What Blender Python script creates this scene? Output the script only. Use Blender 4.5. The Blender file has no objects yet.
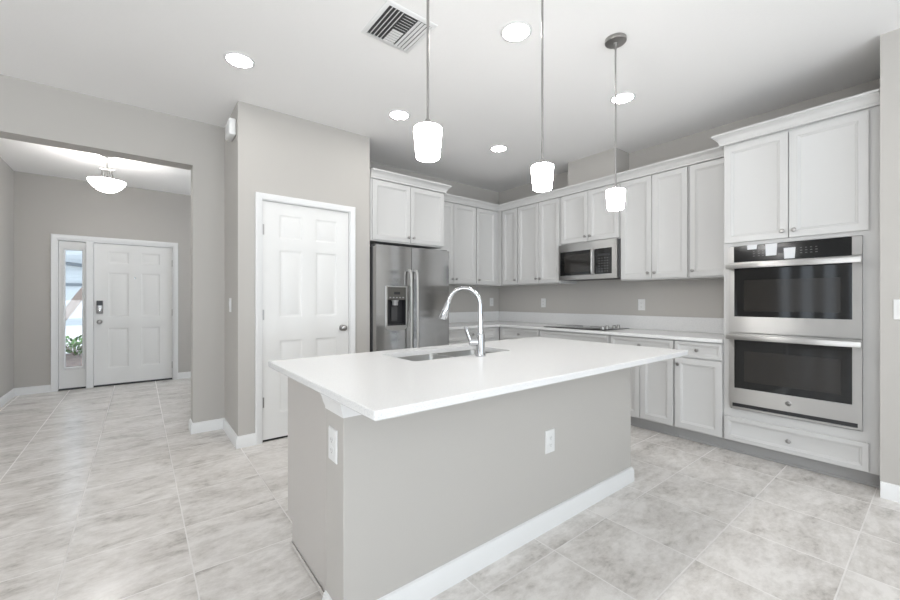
import bpy, bmesh, math, random
from mathutils import Vector, Matrix
random.seed(7)
SC = bpy.context.scene
COL = SC.collection
PI = math.pi

# ------------------------------------------------------------------ camera
cd = bpy.data.cameras.new('camera'); cam = bpy.data.objects.new('camera', cd); COL.objects.link(cam)
cd.sensor_width = 36.0; cd.lens = 393.5/900*36.0; cd.clip_start = .02
cam.location = (0, 0, 1.215); cam.rotation_euler = (PI/2, 0, -math.atan2(.62, .7846))
SC.camera = cam
# ------------------------------------------------------------------ sky, daylight, added fill lights, exposure
wd = bpy.data.worlds.new('sky'); SC.world = wd; wd.use_nodes = True
wn = wd.node_tree; bg = wn.nodes['Background']
bg.inputs['Color'].default_value = (.80, .90, 1.0, 1); SKY = 2.6
bg.inputs['Strength'].default_value = SKY
def area(name, loc, rot, sx, sy, power, col):
    l = bpy.data.lights.new(name, 'AREA'); l.shape = 'RECTANGLE'; l.size = sx; l.size_y = sy
    l.energy = power; l.color = col
    o = bpy.data.objects.new(name, l); o.location = loc; o.rotation_euler = rot; COL.objects.link(o); return o
REAR, REAR_UP, FAR, FAR_UP, HALL = 0, 275, 20, 215, 20
area('daylight_through_patio_doors', (-.2, -4.9, 1.25), (PI/2, 0, 0), 5.4, 2.3, REAR, (.88, .94, 1.0))
area('added_ceiling_fill_rear', (-.2, -4.5, .9), (PI/2+math.radians(74), 0, 0), 5.4, 2.2, REAR_UP, (.86, .935, 1.0))  # fill light added behind the viewer, tilted up to brighten the ceiling
area('added_fill_far_wall', (-7.16, -1.9, 1.3), (PI/2, 0, -PI/2), 4.4, 2.1, FAR, (.97, .98, 1.0))  # fill light added at the far wall to brighten oven and cabinet fronts
area('added_ceiling_fill_far', (-6.9, -1.9, .9), (PI/2+math.radians(60), 0, -PI/2), 4.4, 1.8, FAR_UP, (.98, .99, 1.0))  # added uplight on the far side, lifting the ceiling
area('daylight_through_hall_window', (2.92, 5.8, 1.55), (PI/2, 0, PI/2), 1.5, 1.25, HALL, (.82, .91, 1.0))
PENDANT_EMIT = 50.0
DOWNLIGHT_EMIT = 74.0
FOYER_EMIT = 31.0
vs = SC.view_settings
SC.display_settings.display_device = 'sRGB'
vs.view_transform = 'Standard'; vs.look = 'None'; vs.gamma = 1.0; vs.use_curve_mapping = False
vs.exposure = -0.03

# ------------------------------------------------------------------ materials
def mat(name, col, rough=.5, metal=0.0, spec=.5, coat=0.0):
    m = bpy.data.materials.new(name); m.use_nodes = True
    b = m.node_tree.nodes['Principled BSDF']
    b.inputs['Base Color'].default_value = (*col, 1); b.inputs['Roughness'].default_value = rough
    b.inputs['Metallic'].default_value = metal; b.inputs['Specular IOR Level'].default_value = spec
    b.inputs['Coat Weight'].default_value = coat
    return m
def nt(m): return m.node_tree.nodes, m.node_tree.links, m.node_tree.nodes['Principled BSDF']
def noise_bump(m, scale, strength, dist=.002, stretch=None, detail=3, rough_var=None):
    N, L, b = nt(m)
    tc = N.new('ShaderNodeTexCoord'); nz = N.new('ShaderNodeTexNoise'); nz.inputs['Scale'].default_value = scale
    nz.inputs['Detail'].default_value = detail
    if stretch:
        mp = N.new('ShaderNodeMapping'); mp.inputs['Scale'].default_value = stretch
        L.new(tc.outputs['Object'], mp.inputs['Vector']); L.new(mp.outputs['Vector'], nz.inputs['Vector'])
    else: L.new(tc.outputs['Object'], nz.inputs['Vector'])
    bp = N.new('ShaderNodeBump'); bp.inputs['Strength'].default_value = strength; bp.inputs['Distance'].default_value = dist
    L.new(nz.outputs['Fac'], bp.inputs['Height']); L.new(bp.outputs['Normal'], b.inputs['Normal'])
    if rough_var:
        mr = N.new('ShaderNodeMapRange'); mr.inputs['To Min'].default_value = rough_var[0]; mr.inputs['To Max'].default_value = rough_var[1]
        L.new(nz.outputs['Fac'], mr.inputs['Value']); L.new(mr.outputs['Result'], b.inputs['Roughness'])
    return m
M = {}
M['wall'] = noise_bump(mat('taupe_grey_wall_paint', (.475, .455, .428), .75, spec=.25), 220, .08)
M['ceil'] = noise_bump(mat('white_ceiling_paint', (.87, .86, .85), .85, spec=.2), 90, .35, .003)
M['trim'] = mat('white_trim_paint', (.75, .75, .745), .38)
M['door'] = mat('white_door_paint', (.735, .73, .715), .42)
M['cab'] = noise_bump(mat('light_grey_cabinet_paint', (.54, .535, .525), .40), 60, .03)
M['panel'] = mat('grey_island_panel', (.50, .475, .45), .42)
M['plastic'] = mat('white_plastic', (.72, .72, .71), .30)
M['slot'] = mat('grey_slot', (.22, .22, .22), .6)
M['nickel'] = mat('brushed_nickel', (.36, .35, .34), .30, 1)
M['chrome'] = mat('polished_chrome', (.56, .57, .585), .05, 1)
M['steel'] = noise_bump(mat('brushed_stainless', (.50, .495, .485), .25, 1), 6, .05, .01, (1, 1, 60), 4, (.33, .38))
def brushed(m):
    N, L, b = nt(m); tg = N.new('ShaderNodeTangent'); tg.direction_type = 'RADIAL'; tg.axis = 'Z'
    L.new(tg.outputs[0], b.inputs['Tangent']); b.inputs['Anisotropic'].default_value = .95; b.inputs['Anisotropic Rotation'].default_value = .25
brushed(M['steel'])
M['steel_wavy'] = noise_bump(mat('rolled_stainless_door', (.50, .50, .50), .15, 1), 3.0, .22, .02, (.35, .35, 2.6), 1)
M['sinksteel'] = mat('satin_sink_steel', (.42, .42, .41), .28, 1)
M['blackglass'] = mat('black_oven_glass', (.010, .010, .010), .05, 0, .5)
M['ovenwin'] = mat('tinted_oven_window', (.022, .020, .018), .07, 0, .5)
M['blackplastic'] = mat('black_plastic', (.02, .02, .022), .35)
M['darkgrey'] = mat('dark_grey_casing', (.05, .05, .052), .5)
M['midgrey'] = mat('printed_grey_legend', (.32, .32, .32), .5)
M['paper'] = mat('white_paper', (.62, .63, .64), .6)
M['panelglass'] = mat('black_control_glass', (.008, .008, .008), .14, 0, .25)
M['dimgrey'] = mat('faint_grey_legend', (.09, .09, .09), .5)
M['rubber_and_gap_shade'] = mat('black_weatherstrip_and_gap_shade', (.012, .012, .012), .7)
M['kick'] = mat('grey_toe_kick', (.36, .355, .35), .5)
M['duct'] = mat('dark_duct', (.10, .10, .10), .9)
M['mulch'] = mat('brown_mulch', (.12, .075, .055), .9)
M['leaf'] = mat('green_leaf', (.07, .18, .02), .5)
M['palmleaf'] = mat('dark_green_frond', (.05, .10, .04), .5)
M['trunk'] = mat('pale_brown_bark', (.20, .14, .11), .8)
M['concrete'] = mat('pale_concrete', (.72, .72, .70), .8)
M['siding'] = mat('pale_blue_white_siding', (.46, .50, .53), .7)
M['rooftrim'] = mat('grey_roof_edge', (.09, .11, .13), .7)

def emit(name, col, strength, body=(.9, .9, .9)):
    m = mat(name, body, .4); b = m.node_tree.nodes['Principled BSDF']
    b.inputs['Emission Color'].default_value = (*col, 1); b.inputs['Emission Strength'].default_value = strength
    return m
M['shade'] = emit('lit_frosted_glass_shade', (1.0, .985, .965), PENDANT_EMIT)
M['lens'] = emit('lit_downlight_lens', (1.0, .985, .965), DOWNLIGHT_EMIT)
M['bowl'] = emit('lit_frosted_glass_bowl', (1.0, .98, .95), FOYER_EMIT)

def quartz():
    m = mat('white_speckled_quartz', (.745, .742, .735), .22, 0, .28)
    N, L, b = nt(m)
    tc = N.new('ShaderNodeTexCoord'); v = N.new('ShaderNodeTexNoise'); v.inputs['Scale'].default_value = 240; v.inputs['Detail'].default_value = 2
    L.new(tc.outputs['Object'], v.inputs['Vector'])
    cr = N.new('ShaderNodeValToRGB'); e = cr.color_ramp.elements
    e[0].position = .32; e[0].color = (.61, .61, .615, 1); e[1].position = .46; e[1].color = (.745, .742, .735, 1)
    L.new(v.outputs['Fac'], cr.inputs['Fac']); L.new(cr.outputs['Color'], b.inputs['Base Color'])
    return m
M['quartz'] = quartz()

def tile():
    m = mat('porcelain_floor_tile', (.6, .58, .56), .34, 0, .5)
    N, L, b = nt(m)
    def math_(op, a, c=None, d=None):
        n = N.new('ShaderNodeMath'); n.operation = op
        for i, x in enumerate((a, c, d)):
            if x is None: continue
            if isinstance(x, (int, float)): n.inputs[i].default_value = x
            else: L.new(x, n.inputs[i])
        return n.outputs[0]
    tc = N.new('ShaderNodeTexCoord'); sp = N.new('ShaderNodeSeparateXYZ'); L.new(tc.outputs['Object'], sp.inputs[0])
    PX, PY, G = .4625, .449, .0027
    u = math_('DIVIDE', math_('SUBTRACT', sp.outputs[0], .192), PX)
    v = math_('DIVIDE', math_('SUBTRACT', sp.outputs[1], .285), PY)
    fu, fv = math_('FRACT', u), math_('FRACT', v)
    du = math_('MULTIPLY', math_('MINIMUM', fu, math_('SUBTRACT', 1.0, fu)), PX)
    dv = math_('MULTIPLY', math_('MINIMUM', fv, math_('SUBTRACT', 1.0, fv)), PY)
    dist = math_('MINIMUM', du, dv)
    mr = N.new('ShaderNodeMapRange'); mr.inputs['From Min'].default_value = G*.75; mr.inputs['From Max'].default_value = G*1.3
    L.new(dist, mr.inputs['Value']); istile = mr.outputs['Result']
    cell = N.new('ShaderNodeCombineXYZ'); L.new(math_('FLOOR', u), cell.inputs[0]); L.new(math_('FLOOR', v), cell.inputs[1])
    wn_ = N.new('ShaderNodeTexWhiteNoise'); wn_.noise_dimensions = '3D'; L.new(cell.outputs[0], wn_.inputs['Vector'])
    off = N.new('ShaderNodeVectorMath'); off.operation = 'SCALE'; off.inputs['Scale'].default_value = 37.0; L.new(wn_.outputs['Color'], off.inputs[0])
    mp = N.new('ShaderNodeMapping'); mp.inputs['Scale'].default_value = (1.0, 1.75, 1); L.new(tc.outputs['Object'], mp.inputs['Vector'])
    add = N.new('ShaderNodeVectorMath'); L.new(mp.outputs[0], add.inputs[0]); L.new(off.outputs[0], add.inputs[1])
    n1 = N.new('ShaderNodeTexNoise'); n1.inputs['Scale'].default_value = 3.2; n1.inputs['Detail'].default_value = 8; n1.inputs['Roughness'].default_value = .68; n1.inputs['Distortion'].default_value = .5
    L.new(add.outputs[0], n1.inputs['Vector'])
    n2 = N.new('ShaderNodeTexNoise'); n2.inputs['Scale'].default_value = 17; n2.inputs['Detail'].default_value = 6; n2.inputs['Roughness'].default_value = .7
    L.new(add.outputs[0], n2.inputs['Vector'])
    cr = N.new('ShaderNodeValToRGB'); e = cr.color_ramp.elements
    e[0].position = .36; e[0].color = (.42, .39, .36, 1); e[1].position = .59; e[1].color = (.80, .77, .74, 1)
    x = e.new(.455); x.color = (.63, .597, .563, 1)
    mixn = math_('ADD', math_('MULTIPLY', n1.outputs['Fac'], .62), math_('MULTIPLY', n2.outputs['Fac'], .38))
    L.new(mixn, cr.inputs['Fac'])
    mx = N.new('ShaderNodeMix'); mx.data_type = 'RGBA'; mx.inputs[6].default_value = (.75, .725, .70, 1)
    L.new(istile, mx.inputs[0]); L.new(cr.outputs['Color'], mx.inputs[7]); L.new(mx.outputs[2], b.inputs['Base Color'])
    r = N.new('ShaderNodeMapRange'); r.inputs['To Min'].default_value = .85; r.inputs['To Max'].default_value = .22
    L.new(istile, r.inputs['Value']); L.new(r.outputs['Result'], b.inputs['Roughness'])
    bp = N.new('ShaderNodeBump'); bp.inputs['Strength'].default_value = .5; bp.inputs['Distance'].default_value = .0015
    h = math_('ADD', istile, math_('MULTIPLY', n1.outputs['Fac'], .25)); L.new(h, bp.inputs['Height']); L.new(bp.outputs['Normal'], b.inputs['Normal'])
    return m
M['tile'] = tile()

def glass():
    m = bpy.data.materials.new('clear_window_glass'); m.use_nodes = True
    N, L = m.node_tree.nodes, m.node_tree.links; N.clear()
    o = N.new('ShaderNodeOutputMaterial'); t = N.new('ShaderNodeBsdfTransparent'); g = N.new('ShaderNodeBsdfGlossy'); g.inputs['Roughness'].default_value = .02
    f = N.new('ShaderNodeFresnel'); f.inputs['IOR'].default_value = 1.45; x = N.new('ShaderNodeMixShader')
    L.new(f.outputs[0], x.inputs[0]); L.new(t.outputs[0], x.inputs[1]); L.new(g.outputs[0], x.inputs[2]); L.new(x.outputs[0], o.inputs[0])
    return m
M['glass'] = glass()
def siding_lines():
    m = M['siding']; N, L, b = nt(m)
    tc = N.new('ShaderNodeTexCoord'); w = N.new('ShaderNodeTexWave'); w.bands_direction = 'Z'; w.wave_profile = 'SAW'; w.inputs['Scale'].default_value = 1.6
    L.new(tc.outputs['Object'], w.inputs['Vector']); bp = N.new('ShaderNodeBump'); bp.inputs['Distance'].default_value = .03
    L.new(w.outputs['Fac'], bp.inputs['Height']); L.new(bp.outputs['Normal'], b.inputs['Normal'])
siding_lines()
def mulch_var():
    m = M['mulch']; N, L, b = nt(m)
    tc = N.new('ShaderNodeTexCoord'); v = N.new('ShaderNodeTexVoronoi'); v.inputs['Scale'].default_value = 14
    L.new(tc.outputs['Object'], v.inputs['Vector']); cr = N.new('ShaderNodeValToRGB'); e = cr.color_ramp.elements
    e[0].color = (.05, .03, .025, 1); e[1].color = (.14, .095, .075, 1); L.new(v.outputs['Color'], cr.inputs['Fac']); L.new(cr.outputs['Color'], b.inputs['Base Color'])
mulch_var()

# ------------------------------------------------------------------ mesh helpers
def nb(): return bmesh.new()
def box(bm, x0, x1, y0, y1, z0, z1, b=0.0, seg=1, mtx=None):
    vs_ = [bm.verts.new((x, y, z)) for z in (z0, z1) for y in (y0, y1) for x in (x0, x1)]
    q = [(0, 2, 3, 1), (4, 5, 7, 6), (0, 1, 5, 4), (2, 6, 7, 3), (0, 4, 6, 2), (1, 3, 7, 5)]
    fs = [bm.faces.new([vs_[i] for i in f]) for f in q]
    if mtx is not None: bmesh.ops.transform(bm, matrix=mtx, verts=vs_)
    if b > 0:
        es = list({e for f in fs for e in f.edges})
        bmesh.ops.bevel(bm, geom=es, offset=b, offset_type='OFFSET', segments=seg, profile=.5, affect='EDGES', clamp_overlap=True)
    return bm
def loft(bm, rings, cap0=True, cap1=True, closed=True):
    R = [[bm.verts.new(p) for p in r] for r in rings]; n = len(R[0])
    for a, c in zip(R[:-1], R[1:]):
        for i in range(n if closed else n-1):
            j = (i+1) % n
            try: bm.faces.new((a[i], a[j], c[j], c[i]))
            except ValueError: pass
    if cap0: bm.faces.new(list(reversed(R[0])))
    if cap1: bm.faces.new(R[-1])
    return bm
def lathe(bm, prof, n=24, mtx=None, cap0=True, cap1=True):
    rings = []
    for r, z in prof:
        rings.append([Vector((r*math.cos(2*PI*i/n), r*math.sin(2*PI*i/n), z)) for i in range(n)])
    if mtx is not None: rings = [[mtx @ p for p in r] for r in rings]
    return loft(bm, rings, cap0, cap1)
def tube(bm, pts, rad, n=12):
    pts = [Vector(p) for p in pts]; rad = rad if isinstance(rad, (list, tuple)) else [rad]*len(pts)
    rings = []; up = None
    for i, p in enumerate(pts):
        t = (pts[min(i+1, len(pts)-1)]-pts[max(i-1, 0)]).normalized()
        if up is None:
            up = t.orthogonal().normalized()
        up = (up-t*up.dot(t)).normalized(); w = t.cross(up)
        rings.append([p+(up*math.cos(2*PI*k/n)+w*math.sin(2*PI*k/n))*rad[i] for k in range(n)])
    return loft(bm, rings)
def mould(bm, path, prof, side=1, closed=False, z=0.0, vertical=None):
    """sweep profile [(offset, height)] along a 2D path with mitres; offset goes to the left (side=1) or right (-1) of travel"""
    P = [Vector(p) for p in path]; n = len(P); rings = []
    for i, p in enumerate(P):
        d0 = (P[i]-P[i-1]).normalized() if (i > 0 or closed) else None
        d1 = (P[(i+1) % n]-P[i]).normalized() if (i < n-1 or closed) else None
        n0 = Vector((-d0.y, d0.x))*side if d0 else None; n1 = Vector((-d1.y, d1.x))*side if d1 else None
        if n0 is None: m = n1
        elif n1 is None: m = n0
        else:
            m = (n0+n1); m = m/(m.length_squared/2) if m.length > 1e-6 else n0
        ring = []
        for o, h in prof:
            q = p+m*o
            ring.append(Vector((q.x, q.y, z+h)) if vertical is None else vertical(q.x, q.y, h))
        rings.append(ring)
    if closed: rings.append(rings[0])
    return loft(bm, rings, not closed, not closed)
def prism(bm, poly, fn, a, b):
    return loft(bm, [[fn(x, y, a) for x, y in poly], [fn(x, y, b) for x, y in poly]])
def link(name, bm, m, parent=None, loc=(0, 0, 0), rz=0, smooth=True, ang=35):
    bmesh.ops.remove_doubles(bm, verts=bm.verts, dist=1e-5)
    bmesh.ops.recalc_face_normals(bm, faces=bm.faces)
    me = bpy.data.meshes.new(name); bm.to_mesh(me); bm.free()
    me.materials.append(m)
    if smooth:
        me.polygons.foreach_set('use_smooth', [True]*len(me.polygons)); me.set_sharp_from_angle(angle=math.radians(ang))
    o = bpy.data.objects.new(name, me); COL.objects.link(o)
    o.location = loc; o.rotation_euler = (0, 0, rz)
    if parent: o.parent = parent
    return o
def tag(o, label, cat, group=None, kind=None):
    if label: o['label'] = label
    if cat: o['category'] = cat
    if group: o['group'] = group
    if kind: o['kind'] = kind
    return o
def thing(name, label, cat, loc=(0, 0, 0), rz=0, group=None):
    o = bpy.data.objects.new(name, None); COL.objects.link(o); o.empty_display_size = .1
    o.location = loc; o.rotation_euler = (0, 0, rz); return tag(o, label, cat, group)
def struct(name, bm, m, label=None, cat=None, parent=None, **k):
    o = link(name, bm, m, parent, **k); o['kind'] = 'structure'
    if label: tag(o, label, cat)
    return o
def dup(root, loc, label, rz=None):
    r = root.copy(); COL.objects.link(r); r.location = loc; r['label'] = label
    if rz is not None: r.rotation_euler = (0, 0, rz)
    for ch in list(root.children):
        c = ch.copy(); COL.objects.link(c); c.parent = r
        for g in list(ch.children):
            d = g.copy(); COL.objects.link(d); d.parent = c
    return r
def rrect(x0, x1, y0, y1, r, z, n=6):
    pts = []
    for cx, cy, a0 in ((x1-r, y1-r, 0), (x0+r, y1-r, PI/2), (x0+r, y0+r, PI), (x1-r, y0+r, 3*PI/2)):
        for k in range(n+1):
            a = a0+PI/2*k/n; pts.append(Vector((cx+r*math.cos(a), cy+r*math.sin(a), z)))
    return pts

# ------------------------------------------------------------------ room constants
H = 2.85
YP, YL, YF, XW, XS = 3.61, 4.255, 4.23, 4.29, 3.59
PX0, PX1 = .636, 1.823
YE = 7.34; XFL = -1.245

# floor and ceiling
bm = nb(); box(bm, -7.2, 4.5, -5.2, 7.5, -.12, 0); struct('floor', bm, M['tile'], 'grey beige square porcelain tile floor with pale grout', 'floor')
bm = nb(); box(bm, -7.2, 4.5, -5.2, 7.5, H, H+.12); struct('ceiling', bm, M['ceil'], 'flat white ceiling with recessed lights', 'ceiling')

# walls
bm = nb()
for a in ((-7.2, XFL, 0, H), (XFL, .383, 2.44, H), (.383, PX0, 0, H)): box(bm, a[0], a[1], YL, YL+.18, a[2], a[3])
struct('wall_entry', bm, M['wall'], 'taupe wall with the wide opening into the foyer', 'wall')
bm = nb()
DX0, DX1, DZ = .810, 1.618, 2.078
for a in ((PX0, DX0, YP, YP+.12, 0, H), (DX1, PX1, YP, YP+.12, 0, H), (DX0, DX1, YP, YP+.12, DZ, H), (PX0, PX0+.11, YP+.12, YL+.18, 0, H), (PX1-.09, PX1, YP+.12, YL, 0, H)): box(bm, *a)
struct('wall_pantry', bm, M['wall'], 'taupe pantry wall around the white six panel door', 'wall')
bm = nb(); box(bm, PX1-.09, XW+.12, YF, YF+.12, 0, H); struct('wall_back', bm, M['wall'], 'taupe kitchen wall behind the fridge', 'wall')
bm = nb(); box(bm, XW, XW+.12, .14, YF, 0, H); struct('wall_right', bm, M['wall'], 'taupe kitchen wall behind the cooktop and microwave', 'wall')
bm = nb(); box(bm, XS, XS+.12, -5.2, .26, 0, H); box(bm, XS+.12, XW, .14, .26, 0, H); struct('wall_side', bm, M['wall'], 'pale wall end beside the double oven cabinet', 'wall')
bm = nb(); box(bm, 4.012, XW, 2.207, 2.81, 2.462, H); struct('wall_soffit', bm, M['wall'], 'boxed vent chase above the microwave cabinet', 'wall')
# foyer shell
bm = nb(); box(bm, XFL-.12, XFL, YL+.18, YE+.14, 0, H); struct('wall_foyer_side', bm, M['wall'], 'foyer side wall catching daylight', 'wall')
ux0, ux1, uz = -.868, .425, 2.045
bm = nb()
for a in ((XFL, ux0, 0, H), (ux0, ux1, uz, H), (ux1, 3.0, 0, H)): box(bm, a[0], a[1], YE, YE+.14, a[2], a[3])
struct('wall_foyer', bm, M['wall'], 'taupe foyer wall around the front door', 'wall')
bm = nb(); box(bm, .75, 3.0, YL+.30, YL+.42, 0, H); struct('wall_hall', bm, M['wall'], 'hall wall behind the pantry', 'wall')
bm = nb()
for a in ((YL+.42, 5.0, 0, H), (6.6, YE+.14, 0, H), (5.0, 6.6, 0, .9), (5.0, 6.6, 2.2, H)): box(bm, 3.0, 3.12, a[0], a[1], a[2], a[3])
struct('wall_hall_end', bm, M['wall'], 'hall end wall with a window', 'wall')
# great room behind the viewer
bm = nb()
for a in ((-7.2, -3.0, 0, H), (2.6, XS, 0, H), (-3.0, 2.6, 2.45, H)): box(bm, a[0], a[1], -5.2, -5.06, a[2], a[3])
struct('wall_rear', bm, M['wall'], 'rear wall around the patio doors', 'wall')
bm = nb()
for a in ((-5.2, -4.2, 0, H), (-4.2, .4, 0, .25), (-4.2, .4, 2.35, H), (.4, 1.35, 0, H), (3.0, YL+.18, 0, H), (1.35, 3.0, 0, .25), (1.35, 3.0, 2.35, H), (1.58, 1.85, .25, 2.35), (2.08, 2.30, .25, 2.35), (2.55, 2.78, .25, 2.35)): box(bm, -7.32, -7.2, a[0], a[1], a[2], a[3])
struct('wall_far', bm, M['wall'], 'great room side wall with openings added for light and reflections', 'wall')  # unseen openings and slits added to let light in and stripe the steel
bm = nb()
for i in range(5):
    x = -3.0+5.6*i/4; box(bm, max(-3.0, x-.04), min(2.6, x+.04), -5.16, -5.10, .06, 2.39)
box(bm, -3.0, 2.6, -5.16, -5.10, 0, .06); box(bm, -3.0, 2.6, -5.16, -5.10, 2.39, 2.45)
struct('window_2', bm, M['trim'], 'white framed patio doors at the rear', 'window')

# baseboards
BB = [(0, 0), (.016, 0), (.016, .072), (.012, .080), (.009, .092), (.003, .097), (0, .098)]
bm = nb(); mould(bm, [(.383, YL+.18), (.383, YL), (PX0, YL), (PX0, YP), (DX0-.044, YP)], BB, -1)
struct('baseboard_pantry', bm, M['trim'], 'white baseboard wrapping the pantry corner and opening jamb', 'baseboard')
bm = nb(); mould(bm, [(DX1+.044, YP), (PX1-.001, YP)], BB, -1); struct('baseboard_pantry_end', bm, M['trim'], 'short white baseboard between pantry door and fridge', 'baseboard')
bm = nb(); mould(bm, [(XFL, YL+.18), (XFL, YE), (-.912, YE)], BB, -1); struct('baseboard_foyer', bm, M['trim'], 'white foyer baseboard beside the sidelight', 'baseboard')
bm = nb(); mould(bm, [(.47, YE), (3.0, YE)], BB, -1); struct('baseboard_hall', bm, M['trim'], 'white baseboard on the hinge side of the front door', 'baseboard')
bm = nb(); mould(bm, [(XS, .258), (XS, -5.0)], BB, -1); struct('baseboard_side', bm, M['trim'], 'white baseboard below the light switch by the oven', 'baseboard')
bm = nb(); mould(bm, [(-7.2, YL), (XFL, YL)], BB, -1); struct('baseboard_entry', bm, M['trim'], 'white baseboard beyond the foyer opening', 'baseboard')

# door casings: profile swept up, across, down in the wall plane
def casing(name, x0, x1, ztop, y, w, label):
    prof = [(0, 0), (0, .010), (.006, .013), (w*.45, .015), (w*.6, .019), (w-.004, .020), (w, .016), (w, 0)]
    bm = nb(); mould(bm, [(x0, .0), (x0, ztop), (x1, ztop), (x1, 0)], prof, 1, vertical=lambda a, b, h: Vector((a, y-h, b)))
    return struct(name, bm, M['trim'], label, 'trim')
casing('trim_1', DX0+.006, DX1-.006, DZ-.006, YP, .050, 'white casing around the pantry door')
casing('trim_2', ux0+.01, ux1-.01, uz-.01, YE, .055, 'white casing around the front door and sidelight')

def panel_door(W, Hh, T, px, pz):
    """six-panel slab: local x 0..W, z 0..H, front at y=0 facing -y, back at y=T"""
    bm = nb()
    xs = [0]+[v for p in px for v in p]+[W]; zs = [0]+[v for p in pz for v in p]+[Hh]
    def rect(x0, x1, z0, z1, i, d): return [Vector((x0+i, d, z0+i)), Vector((x1-i, d, z0+i)), Vector((x1-i, d, z1-i)), Vector((x0+i, d, z1-i))]
    for i in range(len(xs)-1):
        for j in range(len(zs)-1):
            a = (xs[i], xs[i+1], zs[j], zs[j+1])
            if i % 2 and j % 2:
                loft(bm, [rect(*a, 0, 0), rect(*a, .006, .004), rect(*a, .014, .008), rect(*a, .022, .009), rect(*a, .045, .003), rect(*a, .050, .002)], False, True)
            else: bm.faces.new([bm.verts.new(p) for p in rect(*a, 0, 0)])
    loft(bm, [rect(0, W, 0, Hh, 0, 0), rect(0, W, 0, Hh, 0, T)], False, True)
    return bm
def y_axis(loc):  # lathe axis pointing to -y at loc
    return Matrix.Translation(loc) @ Matrix.Rotation(PI/2, 4, 'X')
KNOB_DOOR = [(.031, 0), (.031, .004), (.028, .008), (.013, .011), (.012, .028), (.018, .033), (.027, .042), (.030, .052), (.027, .061), (.016, .066), (.004, .067)]

# pantry door
pd = struct('door_1', panel_door(.774, 2.045, .035, [(.135, .335), (.452, .660)], [(.215, .845), (1.045, 1.635), (1.735, 1.945)]), M['door'],
            'white six panel pantry door with nickel knob and hinges', 'door', loc=(.827, YP+.014, .018))
bm = nb(); lathe(bm, KNOB_DOOR, 28, y_axis((.710, 0, .930))); link('door_knob', bm, M['nickel'], pd)
for z in (1.80, 1.07, .32):
    bm = nb(); tube(bm, [(-.004, -.006, z-.045), (-.004, -.006, z+.045)], .0065, 10); box(bm, -.010, .012, -.003, .001, z-.044, z+.044); link('hinge', bm, M['nickel'], pd)
bm = nb(); box(bm, .772, .779, .004, .02, .90, .96); link('latch_plate', bm, M['nickel'], pd)
# jamb of pantry door
bm = nb(); box(bm, DX0, .824, YP+.001, YP+.12, 0, DZ); box(bm, 1.604, DX1, YP+.001, YP+.12, 0, DZ); box(bm, .824, 1.604, YP+.001, YP+.12, 2.066, DZ)
box(bm, .824, .838, YP+.052, YP+.07, 0, 2.066); box(bm, 1.590, 1.604, YP+.052, YP+.07, 0, 2.066); box(bm, .838, 1.590, YP+.052, YP+.07, 2.052, 2.066)
struct('trim_3', bm, M['trim'], 'white jamb lining the pantry doorway', 'trim')
bm = nb(); box(bm, .826, 1.602, YP+.02, YP+.06, .0005, .004); struct('trim_7', bm, M['rubber_and_gap_shade'], 'dark strip painting the shade in the gap under the pantry door', 'trim')  # black strip stands in for the shade of the gap below the slab

# front door, sidelight, frame
bm = nb(); FY = YE+.005
box(bm, ux0, -.846, FY, YE+.12, 0, uz); box(bm, .401, ux1, FY, YE+.12, 0, uz); box(bm, -.846, .401, FY, YE+.12, 2.014, uz); box(bm, -.572, -.497, FY-.012, YE+.12, .0, 2.014, .003)
struct('trim_4', bm, M['trim'], 'white frame and mullion between front door and sidelight', 'trim')
bm = nb(); box(bm, -.846, .401, YE+.03, YE+.135, 0, .014); struct('trim_5', bm, M['rubber_and_gap_shade'], 'black threshold under the front door', 'trim')
fd = struct('door_2', panel_door(.892, 1.985, .045, [(.150, .377), (.517, .742)], [(.225, .790), (.946, 1.580), (1.712, 1.880)]), M['door'],
            'white six panel front door with keypad lock', 'door', loc=(-.494, YE+.035, .024))
bm = nb(); box(bm, .026, .098, -.028, 0, 1.0, 1.185, .008, 2); kp = link('keypad_lock', bm, M['nickel'], fd); kp['label'] = 'nickel keypad deadbolt with black touch screen'
bm = nb(); box(bm, .031, .093, -.032, -.0285, 1.115, 1.178, .003); link('touch_screen', bm, M['blackplastic'], kp)
bm = nb(); lathe(bm, [(.022, 0), (.022, .010), (.016, .013), (.004, .014)], 20, y_axis((.062, -.028, 1.045))); link('thumb_turn', bm, M['chrome'], kp)
bm = nb(); lathe(bm, KNOB_DOOR, 28, y_axis((.060, 0, .885))); link('door_knob', bm, M['nickel'], fd)
bm = nb(); lathe(bm, [(.011, 0), (.011, .003), (.004, .004)], 16, y_axis((.448, 0, 1.512))); link('peephole', bm, M['chrome'], fd)
for z in (.2, 1.0, 1.75):
    bm = nb(); tube(bm, [(.894, -.004, z-.05), (.894, -.004, z+.05)], .006, 10); link('hinge', bm, M['nickel'], fd)
# sidelight panel with glass
def sidelight():
    x0, x1, z0, z1 = -.843, -.575, .024, 2.009; g0, g1, gz0, gz1 = -.782, -.611, .300, 1.893
    bm = nb()
    for a in ((x0, g0, z0, z1), (g1, x1, z0, z1), (g0, g1, z0, gz0), (g0, g1, gz1, z1)): box(bm, a[0], a[1], YE+.04, YE+.085, a[2], a[3])
    w = struct('window_1', bm, M['door'], 'narrow sidelight panel with tall clear glass beside the front door', 'window')
    bm = nb(); i = .022
    mould(bm, [(g0-.02, gz0-.02), (g1+.02, gz0-.02), (g1+.02, gz1+.02), (g0-.02, gz1+.02)], [(0, 0), (0, .012), (.008, .016), (.016, .012), (i, 0)], 1, True, vertical=lambda a, b, h: Vector((a, YE+.04-h, b)))
    link('glazing_bead', bm, M['trim'], w)
    bm = nb(); box(bm, g0, g1, YE+.060, YE+.066, gz0, gz1); link('pane', bm, M['glass'], w)
sidelight()
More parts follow.
